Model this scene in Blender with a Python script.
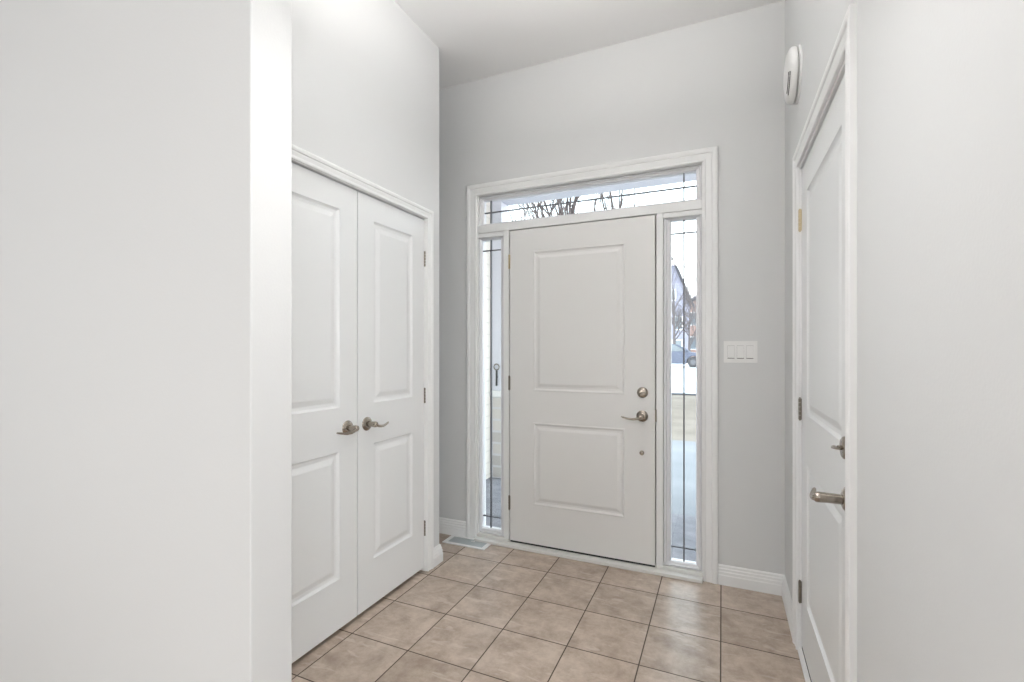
import bpy, bmesh, math, random
from math import radians, sin, cos, pi, atan
from mathutils import Vector, Matrix

for o in list(bpy.data.objects): bpy.data.objects.remove(o)
SC = bpy.context.scene
COL = SC.collection

# ------------------------------------------------------------------ camera
CAM_H = 1.28
YAW = atan(210 / 474)
cd = bpy.data.cameras.new('camera'); cam = bpy.data.objects.new('camera', cd); COL.objects.link(cam)
cam.location = (0, 0, CAM_H); cam.rotation_euler = (radians(90), 0, YAW)
cd.sensor_width = 36; cd.lens = 474 / 1024 * 36; cd.shift_y = 9 / 1024; cd.clip_start = .02; cd.clip_end = 500
SC.camera = cam

# ------------------------------------------------------------------ exposure, sky
SC.view_settings.view_transform = 'Standard'; SC.view_settings.look = 'None'
SC.view_settings.gamma = 1; SC.view_settings.use_curve_mapping = False
SC.view_settings.exposure = 0.16

w = bpy.data.worlds.new('sky'); SC.world = w; w.use_nodes = True
nt = w.node_tree; bg = nt.nodes['Background']
tc = nt.nodes.new('ShaderNodeTexCoord'); sx = nt.nodes.new('ShaderNodeSeparateXYZ'); cr = nt.nodes.new('ShaderNodeValToRGB')
nt.links.new(tc.outputs['Generated'], sx.inputs[0]); nt.links.new(sx.outputs['Z'], cr.inputs[0]); nt.links.new(cr.outputs[0], bg.inputs[0])
cr.color_ramp.elements[0].position = 0.0; cr.color_ramp.elements[0].color = (1.0, .97, .93, 1)
cr.color_ramp.elements[1].position = .35; cr.color_ramp.elements[1].color = (.78, .92, 1.0, 1)
bg.inputs[1].default_value = 4.0

def area(name, loc, rot, sx_, sy_, power, col=(1, 1, 1)):
    l = bpy.data.lights.new(name, 'AREA'); l.shape = 'RECTANGLE'; l.size = sx_; l.size_y = sy_; l.energy = power; l.color = col
    o = bpy.data.objects.new(name, l); COL.objects.link(o); o.location = loc; o.rotation_euler = rot
    return o
def point(name, loc, r, power, col=(1, 1, 1)):
    l = bpy.data.lights.new(name, 'POINT'); l.energy = power; l.shadow_soft_size = r; l.color = col
    o = bpy.data.objects.new(name, l); COL.objects.link(o); o.location = loc
area('hall_left_fill', (-3.2, -.9, 1.5), (radians(90), 0, radians(-90)), 2.6, 2.2, 7, (.95, .975, 1))  # added side fill for the right wall; no window in this hall wall
area('hall_right_fill', (2.8, -2.7, 1.5), (radians(90), 0, radians(90)), 2.6, 2.4, 112, (.95, .975, 1))  # added fill to brighten closet doors and wall end; no window built here
area('hall_back_fill', (-.6, -4.85, 1.6), (radians(90), 0, 0), 3.4, 2.2, 24, (.96, .98, 1))  # added fill from behind the camera toward the front door; wall is solid
area('foyer_up_fill', (-.48, 1.25, 2.62), (radians(180), 0, 0), .4, .4, 26, (1, .975, .945))  # added upward fill for ceiling and upper walls; no pendant hangs here
area('foyer_down_fill', (-.38, .8, 2.15), (0, 0, 0), .3, .3, 5, (1, .99, .975))  # added downward fill to even out the lower foyer; no fixture seen
point('hall_low_fill', (-1.2, -.9, .85), .2, 9)  # added low point fill behind the camera; no lamp stands here
sl = bpy.data.lights.new('hazy_sun', 'SUN'); sl.energy = 1.0; sl.angle = radians(12); sl.color = (1, .97, .92)
so = bpy.data.objects.new('hazy_sun', sl); COL.objects.link(so); so.rotation_euler = (radians(38), radians(-30), 0)

# ------------------------------------------------------------------ materials
def mat(name, col, rough=.5, metal=0, spec=.5, bump=None, coat=0):
    m = bpy.data.materials.new(name); m.use_nodes = True
    n = m.node_tree.nodes; b = n['Principled BSDF']
    b.inputs['Base Color'].default_value = (*col, 1); b.inputs['Roughness'].default_value = rough
    b.inputs['Metallic'].default_value = metal; b.inputs['Specular IOR Level'].default_value = spec
    if coat: b.inputs['Coat Weight'].default_value = coat; b.inputs['Coat Roughness'].default_value = .15
    if bump:
        sc, st = bump
        t = n.new('ShaderNodeTexCoord'); no = n.new('ShaderNodeTexNoise'); bp = n.new('ShaderNodeBump')
        no.inputs['Scale'].default_value = sc; no.inputs['Detail'].default_value = 3
        bp.inputs['Strength'].default_value = st; bp.inputs['Distance'].default_value = .002
        L = m.node_tree.links
        L.new(t.outputs['Object'], no.inputs['Vector']); L.new(no.outputs[0], bp.inputs['Height']); L.new(bp.outputs[0], b.inputs['Normal'])
    return m
M = {}
M['wall'] = mat('wall_paint', (.70, .706, .705), .55, spec=.3, bump=(160, .12))
M['ceil'] = mat('ceiling_paint', (.90, .90, .90), .9, spec=.1, bump=(220, .5))
M['trim'] = mat('trim_paint', (.88, .885, .88), .32, spec=.45)
M['leaf'] = mat('door_paint', (.835, .845, .845), .34, spec=.45, bump=(90, .05))
M['fdoor'] = mat('front_door_paint', (.80, .795, .78), .42, spec=.4, bump=(70, .06))
M['nickel'] = mat('satin_nickel', (.35, .31, .265), .2, 1)
M['hinge'] = mat('hinge_metal', (.24, .215, .18), .3, 1)
M['brass'] = mat('hinge_brass', (.60, .50, .33), .3, 1)
M['dark'] = mat('dark_rubber', (.03, .03, .03), .7)
M['plastic'] = mat('white_plastic', (.86, .86, .85), .35)
M['lead'] = mat('lead_came', (.13, .13, .14), .55, .3)
M['vinyl'] = mat('window_vinyl', (.82, .82, .84), .35)
M['louvre'] = mat('register_louvre', (.52, .56, .57), .4, .2)
M['sillw'] = mat('sill_paint', (.78, .77, .74), .45, bump=(60, .3))

def glass():
    m = bpy.data.materials.new('clear_glass'); m.use_nodes = True; n = m.node_tree.nodes; L = m.node_tree.links
    n.clear(); o = n.new('ShaderNodeOutputMaterial'); t = n.new('ShaderNodeBsdfTransparent'); g = n.new('ShaderNodeBsdfGlossy'); mx = n.new('ShaderNodeMixShader')
    g.inputs['Roughness'].default_value = .02; mx.inputs[0].default_value = .04; t.inputs[0].default_value = (.97, .98, .98, 1)
    L.new(t.outputs[0], mx.inputs[1]); L.new(g.outputs[0], mx.inputs[2]); L.new(mx.outputs[0], o.inputs[0]); return m
M['glass'] = glass()

def noise_mat(name, c1, c2, scale, rough=.8, lo=.35, hi=.65, bump=.3):
    m = mat(name, c1, rough, spec=.2); n = m.node_tree.nodes; L = m.node_tree.links; b = n['Principled BSDF']
    t = n.new('ShaderNodeTexCoord'); no = n.new('ShaderNodeTexNoise'); no.inputs['Scale'].default_value = scale; no.inputs['Detail'].default_value = 6
    r = n.new('ShaderNodeValToRGB'); r.color_ramp.elements[0].position = lo; r.color_ramp.elements[1].position = hi
    r.color_ramp.elements[0].color = (*c1, 1); r.color_ramp.elements[1].color = (*c2, 1)
    L.new(t.outputs['Object'], no.inputs['Vector']); L.new(no.outputs[0], r.inputs[0]); L.new(r.outputs[0], b.inputs['Base Color'])
    bp = n.new('ShaderNodeBump'); bp.inputs['Strength'].default_value = bump; bp.inputs['Distance'].default_value = .02
    L.new(no.outputs[0], bp.inputs['Height']); L.new(bp.outputs[0], b.inputs['Normal']); return m

def brick_mat(name, c1, c2, mortar, bw, rh, ms=.01, offset=.5):
    m = mat(name, c1, .85, spec=.2); n = m.node_tree.nodes; L = m.node_tree.links; b = n['Principled BSDF']
    t = n.new('ShaderNodeTexCoord'); mp = n.new('ShaderNodeMapping'); mp.inputs['Rotation'].default_value = (radians(90), 0, 0)
    sp = n.new('ShaderNodeSeparateXYZ'); cb = n.new('ShaderNodeCombineXYZ'); ad = n.new('ShaderNodeMath')
    L.new(t.outputs['Object'], sp.inputs[0]); L.new(sp.outputs[0], ad.inputs[0]); L.new(sp.outputs[1], ad.inputs[1])
    L.new(ad.outputs[0], cb.inputs[0]); L.new(sp.outputs[2], cb.inputs[1])
    br = n.new('ShaderNodeTexBrick'); br.offset = offset; br.inputs['Scale'].default_value = 1
    br.inputs['Color1'].default_value = (*c1, 1); br.inputs['Color2'].default_value = (*c2, 1); br.inputs['Mortar'].default_value = (*mortar, 1)
    br.inputs['Brick Width'].default_value = bw; br.inputs['Row Height'].default_value = rh; br.inputs['Mortar Size'].default_value = ms
    L.new(cb.outputs[0], br.inputs['Vector']); L.new(br.outputs[0], b.inputs['Base Color']); return m

def tile_mat():
    S = .3045
    m = mat('floor_tile', (.4, .32, .26), .3, spec=.5); n = m.node_tree.nodes; L = m.node_tree.links; b = n['Principled BSDF']
    def N(t, **k):
        x = n.new(t)
        for a, v in k.items(): setattr(x, a, v)
        return x
    def math(op, a, bb=None):
        x = N('ShaderNodeMath', operation=op)
        for i, v in enumerate((a, bb)):
            if v is None: continue
            if isinstance(v, (int, float)): x.inputs[i].default_value = v
            else: L.new(v, x.inputs[i])
        return x.outputs[0]
    t = N('ShaderNodeTexCoord'); s = N('ShaderNodeSeparateXYZ'); L.new(t.outputs['Object'], s.inputs[0])
    u = math('DIVIDE', math('ADD', s.outputs[0], .005 + S * 40), S); v = math('DIVIDE', math('ADD', s.outputs[1], -2.579 + S * 40), S)
    fu = math('FRACT', u); fv = math('FRACT', v)
    iu = math('FLOOR', u); iv = math('FLOOR', v)
    du = math('MINIMUM', fu, math('SUBTRACT', 1, fu)); dv = math('MINIMUM', fv, math('SUBTRACT', 1, fv))
    d = math('MINIMUM', du, dv)
    g = N('ShaderNodeMapRange'); g.interpolation_type = 'SMOOTHSTEP'; L.new(d, g.inputs[0]); g.inputs[1].default_value = .006; g.inputs[2].default_value = .0105
    cid = N('ShaderNodeCombineXYZ'); L.new(iu, cid.inputs[0]); L.new(iv, cid.inputs[1])
    wn = N('ShaderNodeTexWhiteNoise', noise_dimensions='2D'); L.new(cid.outputs[0], wn.inputs['Vector'])
    off = N('ShaderNodeVectorMath', operation='SCALE'); L.new(wn.outputs['Color'], off.inputs[0]); off.inputs['Scale'].default_value = 20
    ad = N('ShaderNodeVectorMath', operation='ADD'); L.new(t.outputs['Object'], ad.inputs[0]); L.new(off.outputs[0], ad.inputs[1])
    n1 = N('ShaderNodeTexNoise'); n1.inputs['Scale'].default_value = 8; n1.inputs['Detail'].default_value = 12; n1.inputs['Roughness'].default_value = .72; n1.inputs['Distortion'].default_value = .15
    L.new(ad.outputs[0], n1.inputs['Vector'])
    r1 = N('ShaderNodeValToRGB'); e = r1.color_ramp.elements
    e[0].position = .34; e[0].color = (.325, .25, .192, 1); e[1].position = .64; e[1].color = (.57, .475, .395, 1)
    L.new(n1.outputs[0], r1.inputs[0])
    # pale diagonal veins
    mp = N('ShaderNodeMapping'); mp.inputs['Rotation'].default_value = (0, 0, radians(52)); mp.inputs['Scale'].default_value = (3.2, 12, 1)
    L.new(ad.outputs[0], mp.inputs[0])
    n2 = N('ShaderNodeTexNoise'); n2.inputs['Scale'].default_value = 2.0; n2.inputs['Detail'].default_value = 6; n2.inputs['Distortion'].default_value = .5
    L.new(mp.outputs[0], n2.inputs['Vector'])
    r2 = N('ShaderNodeValToRGB'); e = r2.color_ramp.elements; e[0].position = .585; e[0].color = (0, 0, 0, 1); e[1].position = .68; e[1].color = (1, 1, 1, 1)
    L.new(n2.outputs[0], r2.inputs[0])
    mx = N('ShaderNodeMix', data_type='RGBA'); L.new(math('MULTIPLY', r2.outputs[0], .45), mx.inputs[0]); L.new(r1.outputs[0], mx.inputs[6]); mx.inputs[7].default_value = (.68, .60, .53, 1)
    hv = N('ShaderNodeHueSaturation'); L.new(mx.outputs[2], hv.inputs['Color']); L.new(math('ADD', math('MULTIPLY', wn.outputs['Value'], .16), .92), hv.inputs['Value'])
    mg = N('ShaderNodeMix', data_type='RGBA'); L.new(g.outputs[0], mg.inputs[0]); mg.inputs[6].default_value = (.075, .052, .038, 1); L.new(hv.outputs[0], mg.inputs[7])
    L.new(mg.outputs[2], b.inputs['Base Color'])
    rr = N('ShaderNodeMapRange'); L.new(g.outputs[0], rr.inputs[0]); rr.inputs[3].default_value = .8; rr.inputs[4].default_value = .33; L.new(rr.outputs[0], b.inputs['Roughness'])
    h = math('ADD', g.outputs[0], math('MULTIPLY', n1.outputs[0], .25))
    bp = N('ShaderNodeBump'); bp.inputs['Strength'].default_value = .35; bp.inputs['Distance'].default_value = .0015
    L.new(h, bp.inputs['Height']); L.new(bp.outputs[0], b.inputs['Normal'])
    return m
M['tile'] = tile_mat()

# ------------------------------------------------------------------ helpers
def obj(name, bm, m, parent=None, smooth=False, bevel=0, matrix=None):
    me = bpy.data.meshes.new(name)
    bmesh.ops.recalc_face_normals(bm, faces=bm.faces)
    bm.to_mesh(me); bm.free(); me.materials.append(m)
    if smooth:
        for p in me.polygons: p.use_smooth = True
        me.set_sharp_from_angle(angle=radians(38))
    o = bpy.data.objects.new(name, me); COL.objects.link(o)
    if bevel:
        b = o.modifiers.new('bevel', 'BEVEL'); b.width = bevel; b.segments = 2; b.limit_method = 'ANGLE'
    if parent: o.parent = parent
    if matrix is not None: o.matrix_local = matrix
    return o
def tag(o, label=None, cat=None, group=None, kind=None):
    if label: o['label'] = label
    if cat: o['category'] = cat
    if group: o['group'] = group
    if kind: o['kind'] = kind
    return o
def empty(name, loc=(0, 0, 0), rz=0):
    o = bpy.data.objects.new(name, None); COL.objects.link(o); o.empty_display_size = .1
    o.location = loc; o.rotation_euler = (0, 0, rz); return o
def box(bm, a, b):
    x0, y0, z0 = a; x1, y1, z1 = b
    v = [bm.verts.new(p) for p in ((x0, y0, z0), (x1, y0, z0), (x1, y1, z0), (x0, y1, z0), (x0, y0, z1), (x1, y0, z1), (x1, y1, z1), (x0, y1, z1))]
    for f in ((0, 1, 2, 3), (4, 5, 6, 7), (0, 1, 5, 4), (1, 2, 6, 5), (2, 3, 7, 6), (3, 0, 4, 7)): bm.faces.new([v[i] for i in f])
def boxes(*bs):
    bm = bmesh.new()
    for a, b in bs: box(bm, a, b)
    return bm
def lathe(bm, prof, axis, base, seg=32):
    """prof: (radius, distance along axis)"""
    ax = Vector(axis).normalized(); up = Vector((0, 0, 1)) if abs(ax.z) < .9 else Vector((1, 0, 0))
    e1 = ax.cross(up).normalized(); e2 = ax.cross(e1); base = Vector(base); rings = []
    for r, d in prof:
        if r < 1e-6: rings.append([bm.verts.new(base + ax * d)])
        else: rings.append([bm.verts.new(base + ax * d + (e1 * cos(2 * pi * i / seg) + e2 * sin(2 * pi * i / seg)) * r) for i in range(seg)])
    for A, B in zip(rings, rings[1:]):
        if len(A) == 1 and len(B) == 1: continue
        for i in range(seg):
            j = (i + 1) % seg
            if len(A) == 1: bm.faces.new((A[0], B[i], B[j]))
            elif len(B) == 1: bm.faces.new((A[i], A[j], B[0]))
            else: bm.faces.new((A[i], A[j], B[j], B[i]))
def tube(bm, pts, rads, seg=10, flat=1.0, flat_axis=None):
    """round or flattened rod through the points"""
    pts = [Vector(p) for p in pts]; rings = []
    for k, p in enumerate(pts):
        t = (pts[min(k + 1, len(pts) - 1)] - pts[max(k - 1, 0)]).normalized()
        ref = Vector(flat_axis) if flat_axis else (Vector((0, 0, 1)) if abs(t.z) < .9 else Vector((1, 0, 0)))
        e1 = (ref - t * ref.dot(t)).normalized(); e2 = t.cross(e1); r = rads[k] if isinstance(rads, (list, tuple)) else rads
        rings.append([bm.verts.new(p + (e1 * cos(2 * pi * i / seg) * flat + e2 * sin(2 * pi * i / seg)) * r) for i in range(seg)])
    for A, B in zip(rings, rings[1:]):
        for i in range(seg): j = (i + 1) % seg; bm.faces.new((A[i], A[j], B[j], B[i]))
    bm.faces.new(rings[0]); bm.faces.new(list(reversed(rings[-1])))
def struct(name, bm, m, label, **k):
    return tag(obj(name, bm, m, **k), label, None, None, 'structure')

# ------------------------------------------------------------------ key planes
BY = 2.84      # front (entry) wall
CX = -1.565    # closet wall
RX = .301      # right wall
CEIL = 3.107

# ------------------------------------------------------------------ shell
struct('floor', boxes(((-3.3, -5, -.1), (2.9, 3.0, 0))), M['tile'], 'brown stone look square tile floor with dark grout')
struct('ceiling', boxes(((-3.3, -5.12, CEIL), (2.9, 3.0, CEIL + .1))), M['ceil'], 'white flat ceiling above the entry')
struct('wall_front', boxes(((-2.5, BY, 0), (-1.535, 3.0, CEIL)), ((-.078, BY, 0), (2.9, 3.0, CEIL)), ((-1.535, BY, 2.345), (-.078, 3.0, CEIL))),
       M['wall'], 'light grey wall around the front door')
CY0, CY1 = 1.205, 2.305       # closet opening
struct('wall_closet', boxes(((CX - .115, .876, 0), (CX, CY0 - .015, CEIL)), ((CX - .115, CY1 + .015, 0), (CX, 2.445, CEIL)), ((CX - .115, CY0 - .015, 2.055), (CX, CY1 + .015, CEIL)),
       ((-2.4, 2.33, 0), (CX - .115, 2.445, CEIL))), M['wall'], 'light grey wall above and beside the double closet doors')
struct('wall_closet_back', boxes(((-2.5, .876, 0), (-2.4, BY, CEIL))), M['wall'], 'back wall of the closet and alcove')
struct('wall_left', boxes(((-3.3, .76, 0), (-1.0, .876, CEIL))), M['wall'], 'pale grey near wall end at left of the photo', bevel=.003)
struct('wall_hall_left', boxes(((-3.42, -5, 0), (-3.3, .876, CEIL))), M['wall'], 'left wall of the hall')
DY0, DY1 = 1.472, 2.333       # side door leaf
struct('wall_right', boxes(((RX, .62, 0), (RX + .12, DY0 - .02, CEIL)), ((RX, DY1 + .02, 0), (RX + .12, BY, CEIL)), ((RX, DY0 - .02, 2.075), (RX + .12, DY1 + .02, CEIL))),
       M['wall'], 'light grey right wall holding the side door')
struct('wall_hall_return', boxes(((RX + .12, .62, 0), (2.9, .74, CEIL))), M['wall'], 'hall wall right of the entry')
struct('wall_hall_right', boxes(((2.9, -5, 0), (3.02, 3.0, CEIL))), M['wall'], 'right wall of the hall')
struct('wall_back', boxes(((-3.42, -5.12, 0), (3.02, -5, CEIL))), M['wall'], 'far hall wall')

# ------------------------------------------------------------------ trim profiles
def Mback(u, w_, d): return (u, BY - d, w_)
def Mclos(u, w_, d): return (CX + d, u, w_)
def Mright(u, w_, d): return (RX - d, u, w_)
def casing(name, mp, u0, u1, top, width, label, z0=0):
    prof = [(0, -.001), (0, .010), (.004, .0125), (.010, .0125), (.014, .010), (.020, .0115), (width * .52, .0135), (width * .60, .012), (width * .66, .0165), (width * .80, .0185), (width - .006, .0185), (width, .0155), (width, -.001)]
    bm = bmesh.new(); rows = []
    for o, d in prof:
        rows.append([bm.verts.new(mp(*p, d)) for p in ((u0 - o, z0), (u0 - o, top + o), (u1 + o, top + o), (u1 + o, z0))])
    for A, B in zip(rows, rows[1:] + rows[:1]):
        for i in range(3): bm.faces.new((A[i], A[i + 1], B[i + 1], B[i]))
    bm.faces.new([r[0] for r in rows]); bm.faces.new([r[3] for r in rows])
    return struct(name, bm, M['trim'], label)
casing('trim_1', Mback, -1.518, -.095, 2.322, .074, 'white moulded casing around front door and its windows')
casing('trim_2', Mclos, CY0 - .003, CY1 + .003, 2.040, .053, 'white moulded casing around the closet doors')
casing('trim_3', Mright, DY0 - .010, DY1 + .010, 2.060, .066, 'white moulded casing around the side door')

BASE = [(.001, 0), (.017, 0), (.017, .052), (.0145, .056), (.0145, .070), (.0115, .074), (.0115, .086), (.008, .090), (.008, .100), (.001, .107)]
def baseboard(name, path, label):
    """path in plan, room on the left side of travel"""
    P = [Vector(p) for p in path]; nr = []
    for a, b in zip(P, P[1:]):
        d = (b - a).normalized(); nr.append(Vector((-d.y, d.x)))
    bm = bmesh.new(); st = []
    for k, p in enumerate(P):
        if k == 0: m_ = nr[0]
        elif k == len(P) - 1: m_ = nr[-1]
        else:
            s = nr[k - 1] + nr[k]; m_ = s / (1 + nr[k - 1].dot(nr[k]))
        st.append([bm.verts.new((p.x + m_.x * o, p.y + m_.y * o, z)) for o, z in BASE])
    for A, B in zip(st, st[1:]):
        for i in range(len(BASE)):
            j = (i + 1) % len(BASE); bm.faces.new((A[i], A[j], B[j], B[i]))
    bm.faces.new(st[0]); bm.faces.new(st[-1])
    return struct(name, bm, M['trim'], label)
baseboard('baseboard_front_left', [(-1.594, BY), (-2.4, BY), (-2.4, 2.445)], 'white baseboard left of the front door')
baseboard('baseboard_right', [(RX, DY1 + .078), (RX, BY), (-.019, BY)], 'white baseboard in the corner right of the front door')
baseboard('baseboard_closet', [(-2.38, 2.445), (CX, 2.445), (CX, CY1 + .058)], 'white stepped baseboard wrapping the closet corner')
baseboard('baseboard_right_near', [(RX, .62), (RX, DY0 - .078)], 'white baseboard before the side door')
baseboard('baseboard_left', [(-1.0, .876), (-1.0, .76), (-3.3, .76)], 'white baseboard of the near wall end')

# ------------------------------------------------------------------ door leaves
def panel_slab(w_, h, th, panels, prof):
    """leaf in the XZ plane, front face at y=0 looking to -Y, back at y=th"""
    bm = bmesh.new()
    xs = sorted({0, w_, *[p[0] for p in panels], *[p[1] for p in panels]}); zs = sorted({0, h, *[p[2] for p in panels], *[p[3] for p in panels]})
    for side in (0, 1):
        Y = (lambda d: d) if side == 0 else (lambda d: th - d)
        for i in range(len(xs) - 1):
            for j in range(len(zs) - 1):
                a, b, c, d = xs[i], xs[i + 1], zs[j], zs[j + 1]
                isp = any(abs(a - p[0]) < 1e-6 and abs(b - p[1]) < 1e-6 and abs(c - p[2]) < 1e-6 and abs(d - p[3]) < 1e-6 for p in panels)
                q = lambda o, y: [bm.verts.new(v) for v in ((a + o, Y(y), c + o), (b - o, Y(y), c + o), (b - o, Y(y), d - o), (a + o, Y(y), d - o))]
                if not isp: bm.faces.new(q(0, 0)); continue
                rings = [q(o, y) for o, y in prof]
                for A, B in zip(rings, rings[1:]):
                    for k in range(4): bm.faces.new((A[k], A[(k + 1) % 4], B[(k + 1) % 4], B[k]))
                bm.faces.new(rings[-1])
    for (p, q_) in (((0, 0), (w_, 0)), ((w_, 0), (w_, h)), ((w_, h), (0, h)), ((0, h), (0, 0))):
        bm.faces.new([bm.verts.new(v) for v in ((p[0], 0, p[1]), (q_[0], 0, q_[1]), (q_[0], th, q_[1]), (p[0], th, p[1]))])
    bmesh.ops.remove_doubles(bm, verts=bm.verts, dist=1e-5)
    return bm
P_INT = [(0, 0), (.003, .0035), (.010, .0085), (.020, .0095), (.024, .0095), (.046, .0025), (.050, .002)]
P_STEEL = [(0, 0), (.003, -.002), (.008, -.002), (.012, .002), (.018, .0055), (.030, .0055), (.044, .001), (.048, 0)]

def hinge(parent, x, z, m, y=-.004, hh=.089, r=.0055):
    """hinge in door space; knuckle at (x,y)"""
    bm = bmesh.new(); n = 5
    for k in range(n):
        z0 = z - hh / 2 + k * hh / n + .0008; z1 = z - hh / 2 + (k + 1) * hh / n - .0008
        lathe(bm, [(0, z0), (r, z0), (r, z1), (0, z1)], (0, 0, 1), (x, y, 0), 14)
    lathe(bm, [(0, 0), (.004, 0), (.0035, .004), (0, .005)], (0, 0, 1), (x, y, z + hh / 2), 12)
    lathe(bm, [(0, 0), (.004, 0), (.0035, .004), (0, .005)], (0, 0, -1), (x, y, z - hh / 2), 12)
    h = obj('hinge', bm, m, parent, True)
    obj('hinge_leaf', boxes(((x - .0065, y + .002, z - hh / 2), (x + .0065, y + .006, z + hh / 2))), m, h)
    return h

def lever_set(parent, x, z, dirx, m, proj=.055, L=.105):
    """rosette + neck + wave lever pointing to dirx along X, sticking out to -Y"""
    bm = bmesh.new()
    lathe(bm, [(.0, .0), (.033, 0), (.0335, .003), (.031, .006), (.028, .007), (.026, .010), (.020, .012), (.016, .013), (0, .013)], (0, -1, 0), (x, 0, z), 36)
    r = obj('rosette', bm, m, parent, True)
    bm = bmesh.new()
    lathe(bm, [(.0, .010), (.014, .010), (.0135, .02), (.0135, .045), (.0145, proj - .006), (.0135, proj + .003), (.010, proj + .007), (0, proj + .008)], (0, -1, 0), (x, 0, z), 28)
    pts = []; rad = []
    for k in range(22):
        t = k / 21
        zz = z - .012 * sin(pi * t ** .8) - .004 * t
        yy = -proj + .012 * t * t - .004 * sin(t * pi)
        pts.append((x + dirx * (t * L), yy, zz)); rad.append(.0105 * (1 - .45 * t) if t < .93 else .0105 * .55 * (1 - (t - .93) * 6))
    tube(bm, pts, rad, 12, .75, (0, 0, 1))
    obj('door_handle', bm, m, parent, True)
    return r

def place(root, loc, rz): root.location = loc; root.rotation_euler = (0, 0, rz)

# front door: leaf front face at y=2.84, x -1.273..-.354, z .032..2.062
d1 = empty('door_1'); tag(d1, 'closed white two panel front door with lever and deadbolt', 'door', None, 'structure')
fx0, fx1, fz0, fz1 = -1.273, -.354, .034, 2.061; W, H = fx1 - fx0, fz1 - fz0
place(d1, (fx0, BY, fz0), 0)
obj('door_panel', panel_slab(W, H, .044, [(.162, .747, .250, .780), (.162, .747, .982, 1.882)], P_STEEL), M['fdoor'], d1, matrix=Matrix())
for z in (1.825, 1.03, .245): hinge(d1, -.004, z, M['brass'] if z > 1.5 else M['hinge'])
lever_set(d1, .847, .860, -1, M['nickel'], .055, .115)
bm = bmesh.new(); lathe(bm, [(0, 0), (.0315, 0), (.0315, .005), (.029, .010), (.024, .013), (.015, .014), (0, .014)], (0, -1, 0), (.849, 0, .998), 36)
db = obj('deadbolt', bm, M['nickel'], d1, True)
bm = bmesh.new(); lathe(bm, [(0, .012), (.007, .012), (.007, .019), (0, .019)], (0, -1, 0), (.849, 0, .998), 18)
tube(bm, [(.833, -.024, .992), (.841, -.025, .995), (.849, -.025, .998), (.857, -.025, 1.001), (.865, -.024, 1.004)], [.005, .0065, .008, .0065, .005], 12, .6)
obj('turn_piece', bm, M['nickel'], db, True)
bm = bmesh.new(); lathe(bm, [(0, 0), (.0135, 0), (.0135, .005), (.010, .009), (.004, .010), (0, .009)], (0, -1, 0), (.845, 0, .645), 24)
obj('lock_button', bm, M['nickel'], d1, True)
obj('latch_plate', boxes(((W + .0005, -.006, .83), (W + .009, .02, .90))), M['hinge'], d1, bevel=.002)
obj('door_sweep', boxes(((0.002, .004, -.012), (W - .002, .040, 0))), M['dark'], d1)

# frame of the entry unit: jambs, mullions, rails, sill
struct('trim_4', boxes(
    ((-1.535, BY - .002, .03), (-1.510, 2.96, 2.345)), ((-.103, BY - .002, .03), (-.078, 2.96, 2.345)), ((-1.510, BY - .002, 2.318), (-.103, 2.96, 2.345)),
    ((-1.318, BY - .002, .03), (-1.281, 2.96, 2.067)), ((-.346, BY - .002, .03), (-.309, 2.96, 2.067)),
    ((-1.510, BY - .002, 2.067), (-.103, 2.96, 2.118)), ((-1.510, BY + .004, 2.037), (-1.318, 2.96, 2.067)), ((-.309, BY + .004, 2.037), (-.103, 2.96, 2.067)),
    ((-1.281, 2.887, .03), (-1.262, 2.905, 2.067)), ((-.365, 2.887, .03), (-.346, 2.905, 2.067)), ((-1.262, 2.887, 2.045), (-.365, 2.905, 2.067))),
    M['trim'], 'white frame posts and rails of the entry unit', bevel=.0025)
struct('trim_5', boxes(((-1.516, 2.792, 0), (-.097, 2.96, .020)), ((-1.535, 2.835, .018), (-1.281, 2.96, .04)), ((-.346, 2.835, .018), (-.078, 2.96, .04)), ((-1.281, 2.86, .018), (-.346, 2.96, .026))),
    M['sillw'], 'worn white sill under the front door', bevel=.004)
# sidelights and transom
def light_window(name, x0, x1, z0, z1, gx0, gx1, gz0, gz1, vs, hs, label):
    r = empty(name, ((x0 + x1) / 2, 2.87, z0)); tag(r, label, 'window', None, 'structure')
    T = Matrix.Translation(-Vector(r.location))
    # stepped sash
    bm = bmesh.new(); ix0, ix1, iz0, iz1 = gx0, gx1, gz0, gz1
    steps = [((x0, x1, z0, z1), 2.855), ((x0 + (ix0 - x0) * .3, x1 - (x1 - ix1) * .3, z0 + (iz0 - z0) * .3, z1 - (z1 - iz1) * .3), 2.852), ((x0 + (ix0 - x0) * .42, x1 - (x1 - ix1) * .42, z0 + (iz0 - z0) * .42, z1 - (z1 - iz1) * .42), 2.862),
             ((x0 + (ix0 - x0) * .8, x1 - (x1 - ix1) * .8, z0 + (iz0 - z0) * .8, z1 - (z1 - iz1) * .8), 2.866), ((ix0, ix1, iz0, iz1), 2.877), ((ix0, ix1, iz0, iz1), 2.905), ((x0, x1, z0, z1), 2.925)]
    rings = [[bm.verts.new(v) for v in ((a, y, c), (b, y, c), (b, y, d), (a, y, d))] for (a, b, c, d), y in steps]
    for A, B in zip(rings, rings[1:] + rings[:1]):
        for k in range(4): bm.faces.new((A[k], A[(k + 1) % 4], B[(k + 1) % 4], B[k]))
    obj('window_frame', bm, M['vinyl'], r, matrix=T)
    g = obj('window_glass', boxes(((gx0 - .002, 2.884, gz0 - .002), (gx1 + .002, 2.890, gz1 + .002))), M['glass'], r, matrix=T)
    bm = bmesh.new()
    for x, t in vs: box(bm, (x - t / 2, 2.880, gz0), (x + t / 2, 2.894, gz1))
    for z, t in hs: box(bm, (gx0, 2.8795, z - t / 2), (gx1, 2.8945, z + t / 2))
    obj('lead_strip', bm, M['lead'], r, matrix=T)
    return r
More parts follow.
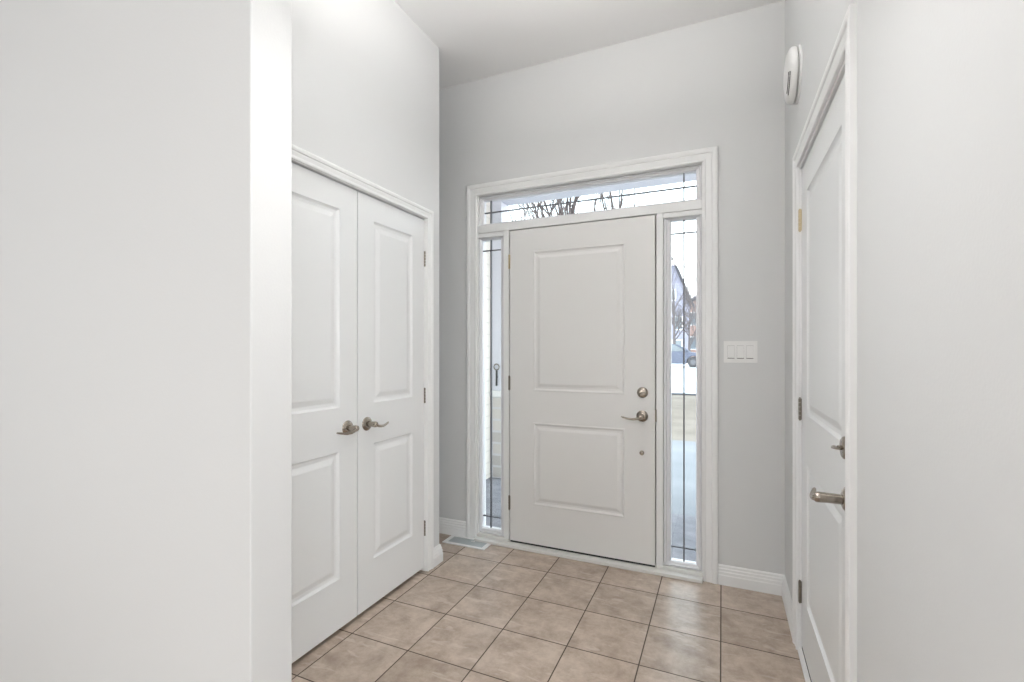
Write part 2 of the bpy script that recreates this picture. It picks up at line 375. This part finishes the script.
light_window('window_1', -1.508, -1.320, .042, 2.036, -1.493, -1.355, .075, 2.026, [(-1.433, .0075)], [(1.955, .006), (.150, .006)], 'narrow leaded sidelight window left of the front door')
light_window('window_2', -.307, -.105, .042, 2.036, -.269, -.134, .069, 2.024, [(-.1995, .0075)], [(1.951, .006), (.145, .006)], 'narrow leaded sidelight window right of the front door')
light_window('window_3', -1.508, -.105, 2.120, 2.316, -1.480, -.134, 2.136, 2.292, [(-1.433, .008), (-.1995, .0075)], [(2.212, .006)], 'long leaded transom window above the front door')

# closet leaves: faces at x=-1.582 looking +X.  local +X -> world +Y when rotated 90 deg; local -Y -> world +X
DX = -1.578
def closet_leaf(name, y0, y1, lev_x, dirx, hx, label):
    r = empty(name); tag(r, label, 'door', None, 'structure'); place(r, (DX, y0, .022), radians(90))
    w_ = y1 - y0
    p0, p1 = (.112, w_ - .112)
    obj('door_panel', panel_slab(w_, 2.011, .035, [(p0, p1, .225, .798), (p0, p1, .998, 1.895)], P_INT), M['leaf'], r, matrix=Matrix())
    for z in (1.785, .995, .227): hinge(r, hx, z, M['hinge'], r=.0075)
    lever_set(r, lev_x, .900, dirx, M['nickel'], .055, .11)
    return r
wl = (CY1 - CY0) / 2
closet_leaf('door_2', CY0 + .002, CY0 + wl - .0028, wl - .068, -1, -.003, 'left closet door leaf, its lever pointing left')
closet_leaf('door_3', CY0 + wl + .0028, CY1 - .002, .062, 1, wl + .001, 'right closet door leaf, its lever pointing toward the entry')
struct('trim_6', boxes(((CX - .115, CY0 - .015, 0), (CX, CY0, 2.055)), ((CX - .115, CY1, 0), (CX, CY1 + .015, 2.055)), ((CX - .115, CY0, 2.038), (CX, CY1, 2.055)),
    ((-1.64, CY0, 0), (-1.618, CY0 + .012, 2.038)), ((-1.64, CY1 - .012, 0), (-1.618, CY1, 2.038)), ((-1.64, CY0, 2.026), (-1.618, CY1, 2.038))), M['trim'], 'white jamb lining the closet opening')

# side door: face at x=.311 looking -X. local +X -> world -Y (rot -90): local -Y -> world -X
d4 = empty('door_4'); tag(d4, 'white two panel side door in the right wall', 'door', None, 'structure')
place(d4, (RX + .008, DY1 - .003, .03), radians(-90)); W4 = DY1 - DY0 - .006
obj('door_panel', panel_slab(W4, 2.012, .04, [(.125, W4 - .125, .222, .790), (.125, W4 - .125, .990, 1.888)], P_INT), M['leaf'], d4, matrix=Matrix())
for z in (1.80, 1.00, .225): hinge(d4, -.004, z, M['brass'] if z > 1.5 else M['hinge'], y=-.007)
lever_set(d4, W4 - .062, .845, -1, M['nickel'], .07, .11)
bm = bmesh.new(); lathe(bm, [(0, 0), (.0315, 0), (.0315, .005), (.029, .010), (.024, .013), (.015, .014), (0, .014)], (0, -1, 0), (W4 - .062, 0, .985), 36)
db = obj('deadbolt', bm, M['nickel'], d4, True)
bm = bmesh.new(); lathe(bm, [(0, .012), (.006, .012), (.006, .022), (0, .022)], (0, -1, 0), (W4 - .062, 0, .985), 18)
c = W4 - .062
tube(bm, [(c - .017, -.026, .985), (c - .008, -.028, .985), (c, -.029, .985), (c + .008, -.028, .985), (c + .017, -.026, .985)], [.005, .0065, .008, .0065, .005], 12, .6)
obj('turn_piece', bm, M['nickel'], db, True)
obj('door_sweep', boxes(((.003, .0, -.012), (W4 - .003, .036, 0))), M['dark'], d4)
struct('trim_7', boxes(((RX, DY0 - .02, 0), (RX + .12, DY0, 2.075)), ((RX, DY1, 0), (RX + .12, DY1 + .02, 2.075)), ((RX, DY0, 2.048), (RX + .12, DY1, 2.075)),
    ((RX + .05, DY0, 0), (RX + .07, DY0 + .012, 2.048)), ((RX + .05, DY1 - .012, 0), (RX + .07, DY1, 2.048)), ((RX + .05, DY0, 2.036), (RX + .07, DY1, 2.048))), M['trim'], 'white jamb lining the side door opening')
struct('trim_8', boxes(((RX - .008, DY0 + .001, 0), (RX + .12, DY1 - .001, .016))), M['plastic'], 'white raised threshold under the side door', bevel=.004)

# ------------------------------------------------------------------ light switch
sw = empty('light_switch', (.0905, BY, 1.270)); tag(sw, 'white triple rocker light switch plate on the grey wall right of front door', 'light switch')
obj('switch_back', boxes(((-.075, -.0012, -.045), (.075, -.0002, .045))), M['dark'], sw)
obj('switch_plate', boxes(((-.082, -.006, .0338), (.082, -.0013, .0585)), ((-.082, -.006, -.0585), (.082, -.0013, -.0365)), ((-.082, -.006, -.0365), (-.0630, -.0013, .0338)), ((.0630, -.006, -.0365), (.082, -.0013, .0338)),
    ((-.0290, -.006, -.0365), (-.0170, -.0013, .0338)), ((.0170, -.006, -.0365), (.0290, -.0013, .0338))), M['plastic'], sw)
for k in (-1, 0, 1):
    bm = bmesh.new(); cx = k * .046
    v = [bm.verts.new(p) for p in ((cx - .0165, -.006, -.033), (cx + .0165, -.006, -.033), (cx + .0165, -.006, .033), (cx - .0165, -.006, .033),
                                   (cx - .0165, -.0125, -.033), (cx + .0165, -.0125, -.033), (cx + .0165, -.008, .0), (cx - .0165, -.008, .0), (cx + .0165, -.0065, .033), (cx - .0165, -.0065, .033))]
    for f in ((4, 5, 6, 7), (7, 6, 8, 9), (0, 1, 5, 4), (3, 2, 8, 9), (0, 4, 7, 9, 3), (1, 5, 6, 8, 2), (0, 1, 2, 3)): bm.faces.new([v[i] for i in f])
    obj('rocker', bm, M['plastic'], sw)
    for z in (-.048, .048):
        bm = bmesh.new(); lathe(bm, [(0, 0), (.0032, 0), (.0028, .0012), (0, .0014)], (0, -1, 0), (cx, -.006, z), 12)
        obj('screw', bm, M['plastic'], sw, True)

# ------------------------------------------------------------------ round alarm on the right wall
al = empty('wall_alarm', (RX, 2.365, 2.465)); tag(al, 'round white alarm high on the wall above the side door', 'alarm')
bm = bmesh.new(); lathe(bm, [(0, 0), (.113, 0), (.113, .008), (.108, .010), (0, .010)], (-1, 0, 0), (0, 0, 0), 48)
obj('back_plate', bm, M['plastic'], al, True)
bm = bmesh.new(); lathe(bm, [(0, .012), (.104, .012), (.112, .016), (.112, .028), (.106, .038), (.09, .046), (.06, .051), (.03, .053), (0, .0535)], (-1, 0, 0), (0, 0, 0), 48)
cv = obj('alarm_cover', bm, M['plastic'], al, True)
for rr_, xx in ((.101, -.0425), (.090, -.0468)):
    bm = bmesh.new(); pts = []
    for k in range(15):
        a = radians(195 + k * 4); pts.append((xx, cos(a) * rr_, sin(a) * rr_))
    tube(bm, pts, .0015, 6); obj('vent_slot', bm, M['dark'], cv)

# ------------------------------------------------------------------ floor register
fr = empty('floor_register', (-1.545, 2.762, 0)); tag(fr, 'white metal floor register with grey louvres by the entry corner', 'floor vent')
obj('register_frame', boxes(((-.157, -.068, 0), (.157, -.045, .006)), ((-.157, .045, 0), (.157, .068, .006)), ((-.157, -.045, 0), (-.128, .045, .006)), ((.128, -.045, 0), (.157, .045, .006))), M['plastic'], fr, bevel=.002)
obj('register_damper', boxes(((-.128, -.045, .0004), (.128, .045, .0016))), M['louvre'], fr)
for k in range(36):
    x = -.124 + k * .0071
    bm = bmesh.new(); box(bm, (x - .0022, -.044, .0012), (x + .0022, .044, .005)); obj('louvre', bm, M['louvre'], fr)
obj('damper_lever', boxes(((.020, .010, .005), (.045, .016, .010))), M['plastic'], fr, bevel=.001)

# ------------------------------------------------------------------ outdoors
M['conc'] = noise_mat('porch_concrete', (.18, .178, .198), (.24, .235, .255), 9, .85)
M['drive'] = noise_mat('pale_drive', (.195, .20, .215), (.24, .245, .26), 1.1, .8)
M['tan'] = noise_mat('dry_salted_ground', (.155, .127, .103), (.21, .178, .15), 1.4, .9)
M['kerb'] = noise_mat('kerb_concrete', (.075, .075, .085), (.10, .10, .115), 3, .9)
M['snow'] = noise_mat('snow', (.62, .64, .70), (.80, .81, .84), .8, .7, bump=.6)
M['stone'] = brick_mat('stone_veneer', (.50, .47, .45), (.68, .64, .60), (.66, .65, .66), .23, .12, .012)
M['post'] = mat('porch_post_white', (.74, .74, .80), .5)
M['cream'] = brick_mat('cream_siding', (.86, .81, .74), (.88, .83, .76), (.74, .70, .64), 4.0, .12, .006, 0)
M['brick'] = brick_mat('red_brick', (.33, .17, .13), (.42, .24, .19), (.4, .36, .33), .25, .08, .01)
M['roofd'] = mat('dark_shingle', (.05, .05, .06), .9, spec=.1)
M['hsiding'] = brick_mat('grey_siding', (.27, .27, .34), (.30, .30, .37), (.17, .17, .21), 4.0, .18, .01, 0)
M['bark'] = noise_mat('bark', (.06, .05, .05), (.14, .12, .12), 14, .9)
M['fascia'] = mat('porch_beam', (.66, .66, .73), .6)
M['carp'] = mat('car_paint', (.07, .085, .13), .4, 0)
M['cglass'] = mat('car_glass', (.16, .19, .21), .15, spec=.5)
M['tyre'] = mat('tyre', (.03, .03, .035), .8)
M['rim'] = mat('wheel_rim', (.10, .10, .11), .6, 0)
M['black'] = mat('black_iron', (.05, .05, .05), .5, .4)

tag(obj('porch_slab', boxes(((-3.4, 3.0, -.45), (1.6, 4.02, -.04)), ((-3.4, 4.02, -.45), (-1.95, 4.72, -.04))), M['conc']), 'grey concrete porch slab outside the front door', 'porch', None, 'structure')
def ground_strip(name, prof, m, label, x0=-40, x1=30, n=14):
    random.seed(5); bm = bmesh.new(); rows = []
    for (y, z) in prof: rows.append([bm.verts.new((x0 + (x1 - x0) * i / n, y + random.uniform(-.03, .03) * (5 < y < 15), z)) for i in range(n + 1)])
    low = [[bm.verts.new((v.co.x, v.co.y, v.co.z - .3)) for v in r] for r in rows]
    for S in (rows, low):
        for A, B in zip(S, S[1:]):
            for i in range(n): bm.faces.new((A[i], A[i + 1], B[i + 1], B[i]))
    for k in (0, -1):
        for i in range(n): bm.faces.new((rows[k][i], rows[k][i + 1], low[k][i + 1], low[k][i]))
    for k in range(len(prof) - 1):
        for e in (0, n): bm.faces.new((rows[k][e], rows[k + 1][e], low[k + 1][e], low[k][e]))
    return tag(obj(name, bm, m, smooth=True), label, 'ground', None, 'structure')
ground_strip('driveway', [(4.02, -.30), (4.30, -.33), (6.5, -.36), (9.2, -.38)], M['drive'], 'bright pale driveway in front of the porch')
ground_strip('front_lawn', [(9.2, -.385), (14, -.42), (19.6, -.46)], M['tan'], 'pale tan bare ground between driveway and street')
tag(obj('street_kerb', boxes(((-40, 19.35, -.6), (30, 19.75, -.41))), M['kerb']), 'grey kerb edging the far street', 'kerb', None, 'structure')
ground_strip('snow_bank', [(19.75, -.42), (23, -.38), (27, -.05), (30.5, .19), (60, .25), (120, .6)], M['snow'], 'white snow covered ground beyond the kerb')

# porch beam, ceiling, post
tag(obj('porch_beam', boxes(((-3.4, 4.42, 2.815), (1.6, 4.60, 3.12))), M['fascia']), 'pale lavender grey beam across the porch', 'beam', None, 'structure')
tag(obj('porch_ceiling', boxes(((-3.4, 3.0, 3.12), (1.6, 4.75, 3.2))), M['post']), 'white porch ceiling', 'ceiling', None, 'structure')
pp = empty('porch_post', (-2.165, 4.51, -.04)); tag(pp, 'white square porch post on a stone pier seen through left sidelight', 'post')
obj('post_shaft', boxes(((-.085, -.085, .90), (.085, .085, 2.855))), M['post'], pp, bevel=.006)
obj('pier_cap', boxes(((-.12, -.12, .835), (.12, .12, .90))), M['plastic'], pp, bevel=.008)
obj('stone_pier', boxes(((-.10, -.10, 0), (.10, .10, .835))), M['stone'], pp)
hk = empty('wall_hook', (-2.13, 4.425, 1.00)); tag(hk, 'small dark hook with a ring on the white porch post', 'hook')
bm = bmesh.new(); tube(bm, [(0, -.012, -.09), (0, -.012, .07)], .010, 8); obj('hook_bar', bm, M['black'], hk)
bm = bmesh.new(); tube(bm, [(.030 * sin(a), -.012, .105 + .030 * cos(a)) for a in [2 * pi * k / 18 for k in range(19)]], .006, 8); obj('hook_ring', bm, M['hinge'], hk)
obj('hook_mount', boxes(((-.008, -.012, -.01), (.008, 0, .01))), M['black'], hk)
struct('wall_exterior', boxes(((-2.55, 3.0, -.04), (-2.20, 4.41, 2.81))), M['cream'], 'cream sided outside wall left of the porch')

# trees
def tree(name, loc, height, seed, spread, label, depth=5, trunk=.12, fork=.28, group=None, n0=5, kink=.10):
    rnd = random.Random(seed); r = empty(name, loc); tag(r, label, 'tree', group)
    tb = bmesh.new(); bb = bmesh.new()
    fz = height * fork
    tube(tb, [(0, 0, -.15), (.02, 0, fz * .5), (0, .02, fz), (.01, 0, height * .62), (0, 0, height * .97)], [trunk, trunk * .85, trunk * .7, trunk * .38, trunk * .06], 9)
    def grow(p, d, L, rad, lev):
        pts = [p]; dd = d.copy()
        for k in range(4):
            dd = (dd + Vector((rnd.uniform(-kink, kink), rnd.uniform(-kink, kink), rnd.uniform(0, kink)))).normalized(); pts.append(pts[-1] + dd * L / 4)
        tube(bb, pts, [rad, rad * .85, rad * .7, rad * .5, rad * .3], 5 if lev < 3 else 4)
        if lev >= depth: return
        for k in range(rnd.choice((2, 3, 3))):
            q = pts[rnd.choice((1, 2, 2, 3, 4))]
            s = Vector((rnd.uniform(-1, 1), rnd.uniform(-1, 1), rnd.uniform(-.1, .5))).normalized()
            grow(q, (dd + s * .62).normalized(), L * rnd.uniform(.5, .8), rad * .55, lev + 1)
    for k in range(n0):
        a = 2 * pi * k / n0 + rnd.uniform(-.4, .4); z = fz + (height * .45) * k / n0
        grow(Vector((0, 0, z)), Vector((cos(a) * spread, sin(a) * spread, 1)).normalized(), height * .40 * rnd.uniform(.8, 1.1), trunk * .38, 1)
    obj('trunk', tb, M['bark'], r, True); obj('branches', bb, M['bark'], r)
    return r
tree('bare_tree', (-4.35, 14.0, -.41), 7.8, 3, .42, 'leafless tree with many fanning upright branches, middle of those seen through the transom', depth=5, trunk=.12, n0=18, kink=.07)
tree('bare_tree', (-3.05, 15.5, -.43), 8.0, 8, .22, 'slender leafless tree, rightmost of those seen through the transom', depth=4, trunk=.10, n0=8, kink=.06)
tree('bare_tree', (-5.9, 15.5, -.43), 6.9, 17, .45, 'thin twiggy leafless tree, leftmost of those seen through the transom', depth=5, trunk=.09, n0=12, kink=.12)
tree('bare_tree', (-1.05, 25.5, -.2), 5.2, 11, .7, 'small bare tree standing in front of the parked car', depth=4, trunk=.07, n0=7)
tree('bare_tree', (-3.6, 41.0, .1), 6.6, 23, .7, 'taller bare tree behind the parked car, in front of the grey gabled house', depth=4, trunk=.16, n0=9)
tree('bare_tree', (.4, 46.0, .1), 6.0, 29, .8, 'bare tree in front of the snow roofed brick house', depth=4, trunk=.16, n0=9)

tree('bare_tree', (-2.55, 43.0, .15), 5.0, 57, .9, 'twiggy bare tree between the two houses across the street', depth=5, trunk=.14, n0=10)
tree('bare_shrub', (-1.35, 38.5, .15), 2.1, 41, .9, 'low dark shrub beyond the hood of the parked car', depth=4, trunk=.12, n0=9, fork=.1)
# houses
def house(name, loc, w_, d, eave, ridge, wallm, label, win, roofm, snow):
    r = empty(name, loc); tag(r, label, 'house')
    bm = bmesh.new()
    v = [bm.verts.new(p) for p in ((-w_ / 2, 0, -.3), (w_ / 2, 0, -.3), (w_ / 2, 0, eave), (0, 0, ridge), (-w_ / 2, 0, eave), (-w_ / 2, d, -.3), (w_ / 2, d, -.3), (w_ / 2, d, eave), (0, d, ridge), (-w_ / 2, d, eave))]
    for f in ((0, 1, 2, 3, 4), (5, 6, 7, 8, 9), (0, 1, 6, 5), (1, 2, 7, 6), (2, 3, 8, 7), (3, 4, 9, 8), (4, 0, 5, 9)): bm.faces.new([v[i] for i in f])
    obj('house_wall', bm, wallm, r)
    def slab(name_, off, th, m, oh):
        bm = bmesh.new(); s = (ridge - eave) / (w_ / 2); pts = [(-w_ / 2 - oh, eave - s * oh + off), (0, ridge + off), (w_ / 2 + oh, eave - s * oh + off)]
        pts = pts + [(x, z + th) for x, z in reversed(pts)]
        A = [bm.verts.new((x, -.35, z)) for x, z in pts]; B = [bm.verts.new((x, d + .35, z)) for x, z in pts]
        bm.faces.new(A); bm.faces.new(B)
        for i in range(6): bm.faces.new((A[i], A[(i + 1) % 6], B[(i + 1) % 6], B[i]))
        obj(name_, bm, m, r)
    slab('roof', .01, .34, roofm, .4)
    if snow: slab('roof_snow', .355, .14, M['snow'], .3)
    for (x, z, ww, hh) in win:
        f = obj('window', boxes(((x - ww / 2 - .08, -.06, z - hh / 2 - .08), (x + ww / 2 + .08, -.001, z + hh / 2 + .08))), M['plastic'], r)
        obj('pane', boxes(((x - ww / 2, -.07, z - hh / 2), (x + ww / 2, -.062, z + hh / 2))), M['cglass'], f)
    return r
house('gabled_house', (-4.25, 46, .15), 2.3, 8, 6.6, 9.5, M['hsiding'], 'grey gabled house with steep dark roof across the street', [(-.6, 3.6, .6, 1.1), (.6, 3.6, .6, 1.1), (0, 6.2, .6, .9), (.5, 1.4, .7, 1.2)], M['roofd'], False)
house('brick_house', (-.05, 56.5, .15), 7.6, 9, 6.0, 8.2, M['brick'], 'brick house with snow on its roof, right across the street', [(-2.9, 4.6, .9, 1.3), (-1.2, 4.6, .9, 1.3), (-2.6, 1.9, 1.2, 1.3), (1.4, 4.6, .9, 1.3)], M['roofd'], True)

# parked car (front to +X)
car = empty('parked_car', (-3.05, 32.2, .19)); tag(car, 'blue grey sedan parked on the snow across the street', 'car')
body = [(-2.25, .35), (-2.28, .75), (-2.15, .98), (-1.55, 1.04), (1.0, 1.0), (1.85, .86), (2.22, .68), (2.28, .35)]
def prism(prof, y0, y1, inset=0, zmid=.6):
    bm = bmesh.new(); A = [bm.verts.new((x, y0, z)) for x, z in prof]; B = [bm.verts.new((x, y1, z)) for x, z in prof]
    bm.faces.new(A); bm.faces.new(B); n = len(prof)
    for i in range(n): bm.faces.new((A[i], A[(i + 1) % n], B[(i + 1) % n], B[i]))
    return bm
# wheel arches cut into the lower edge
low = []
for cx in (1.42, -1.38):
    low += [(cx + .40 * cos(a), .32 + .40 * sin(a)) for a in [pi * k / 10 for k in range(11)]]
prof = body + [(1.82, .32)] + low[1:10] + [(1.02, .22), (-.98, .22)] + low[12:21] + [(-1.78, .32)]
obj('car_body', prism(prof, -.88, .88), M['carp'], car, bevel=.04)
cab = [(-1.75, 1.0), (-1.15, 1.40), (-.3, 1.47), (.35, 1.42), (1.15, .98)]
obj('cabin_glass', prism(cab, -.74, .74), M['cglass'], car, bevel=.03)
obj('car_roof', prism([(-1.2, 1.38), (-1.12, 1.43), (-.3, 1.50), (.38, 1.45), (.46, 1.36), (-.3, 1.44)], -.72, .72), M['carp'], car, bevel=.015)
for s in (-.745, .745):
    for a, b in (((-1.8, .99), (-1.15, 1.42)), ((-.35, .99), (-.32, 1.46)), ((.38, 1.43), (1.18, .97))):
        bm = bmesh.new(); tube(bm, [(a[0], s, a[1]), (b[0], s, b[1])], .035, 6); obj('window_pillar', bm, M['carp'], car)
for cx in (1.42, -1.38):
    for s in (-1, 1):
        bm = bmesh.new(); lathe(bm, [(.18, .0), (.32, .0), (.335, .03), (.335, .17), (.32, .20), (.18, .20), (.18, 0)], (0, s, 0), (cx, s * .68, .335), 28)
        wh = obj('wheel', bm, M['tyre'], car, True)
        bm = bmesh.new(); lathe(bm, [(0, .02), (.18, .02), (.19, .17), (.15, .185), (.05, .16), (0, .16)], (0, s, 0), (cx, s * .68, .335), 20); obj('wheel_rim', bm, M['rim'], wh, True)
for s in (-1, 1):
    obj('side_mirror', boxes(((.82, s * .88, .98), (1.0, s * 1.05, 1.12))), M['carp'], car, bevel=.02)
    obj('head_lamp', boxes(((2.0, s * .84 - .04, .68), (2.24, s * .84 + .05, .80))), M['plastic'], car, bevel=.02)
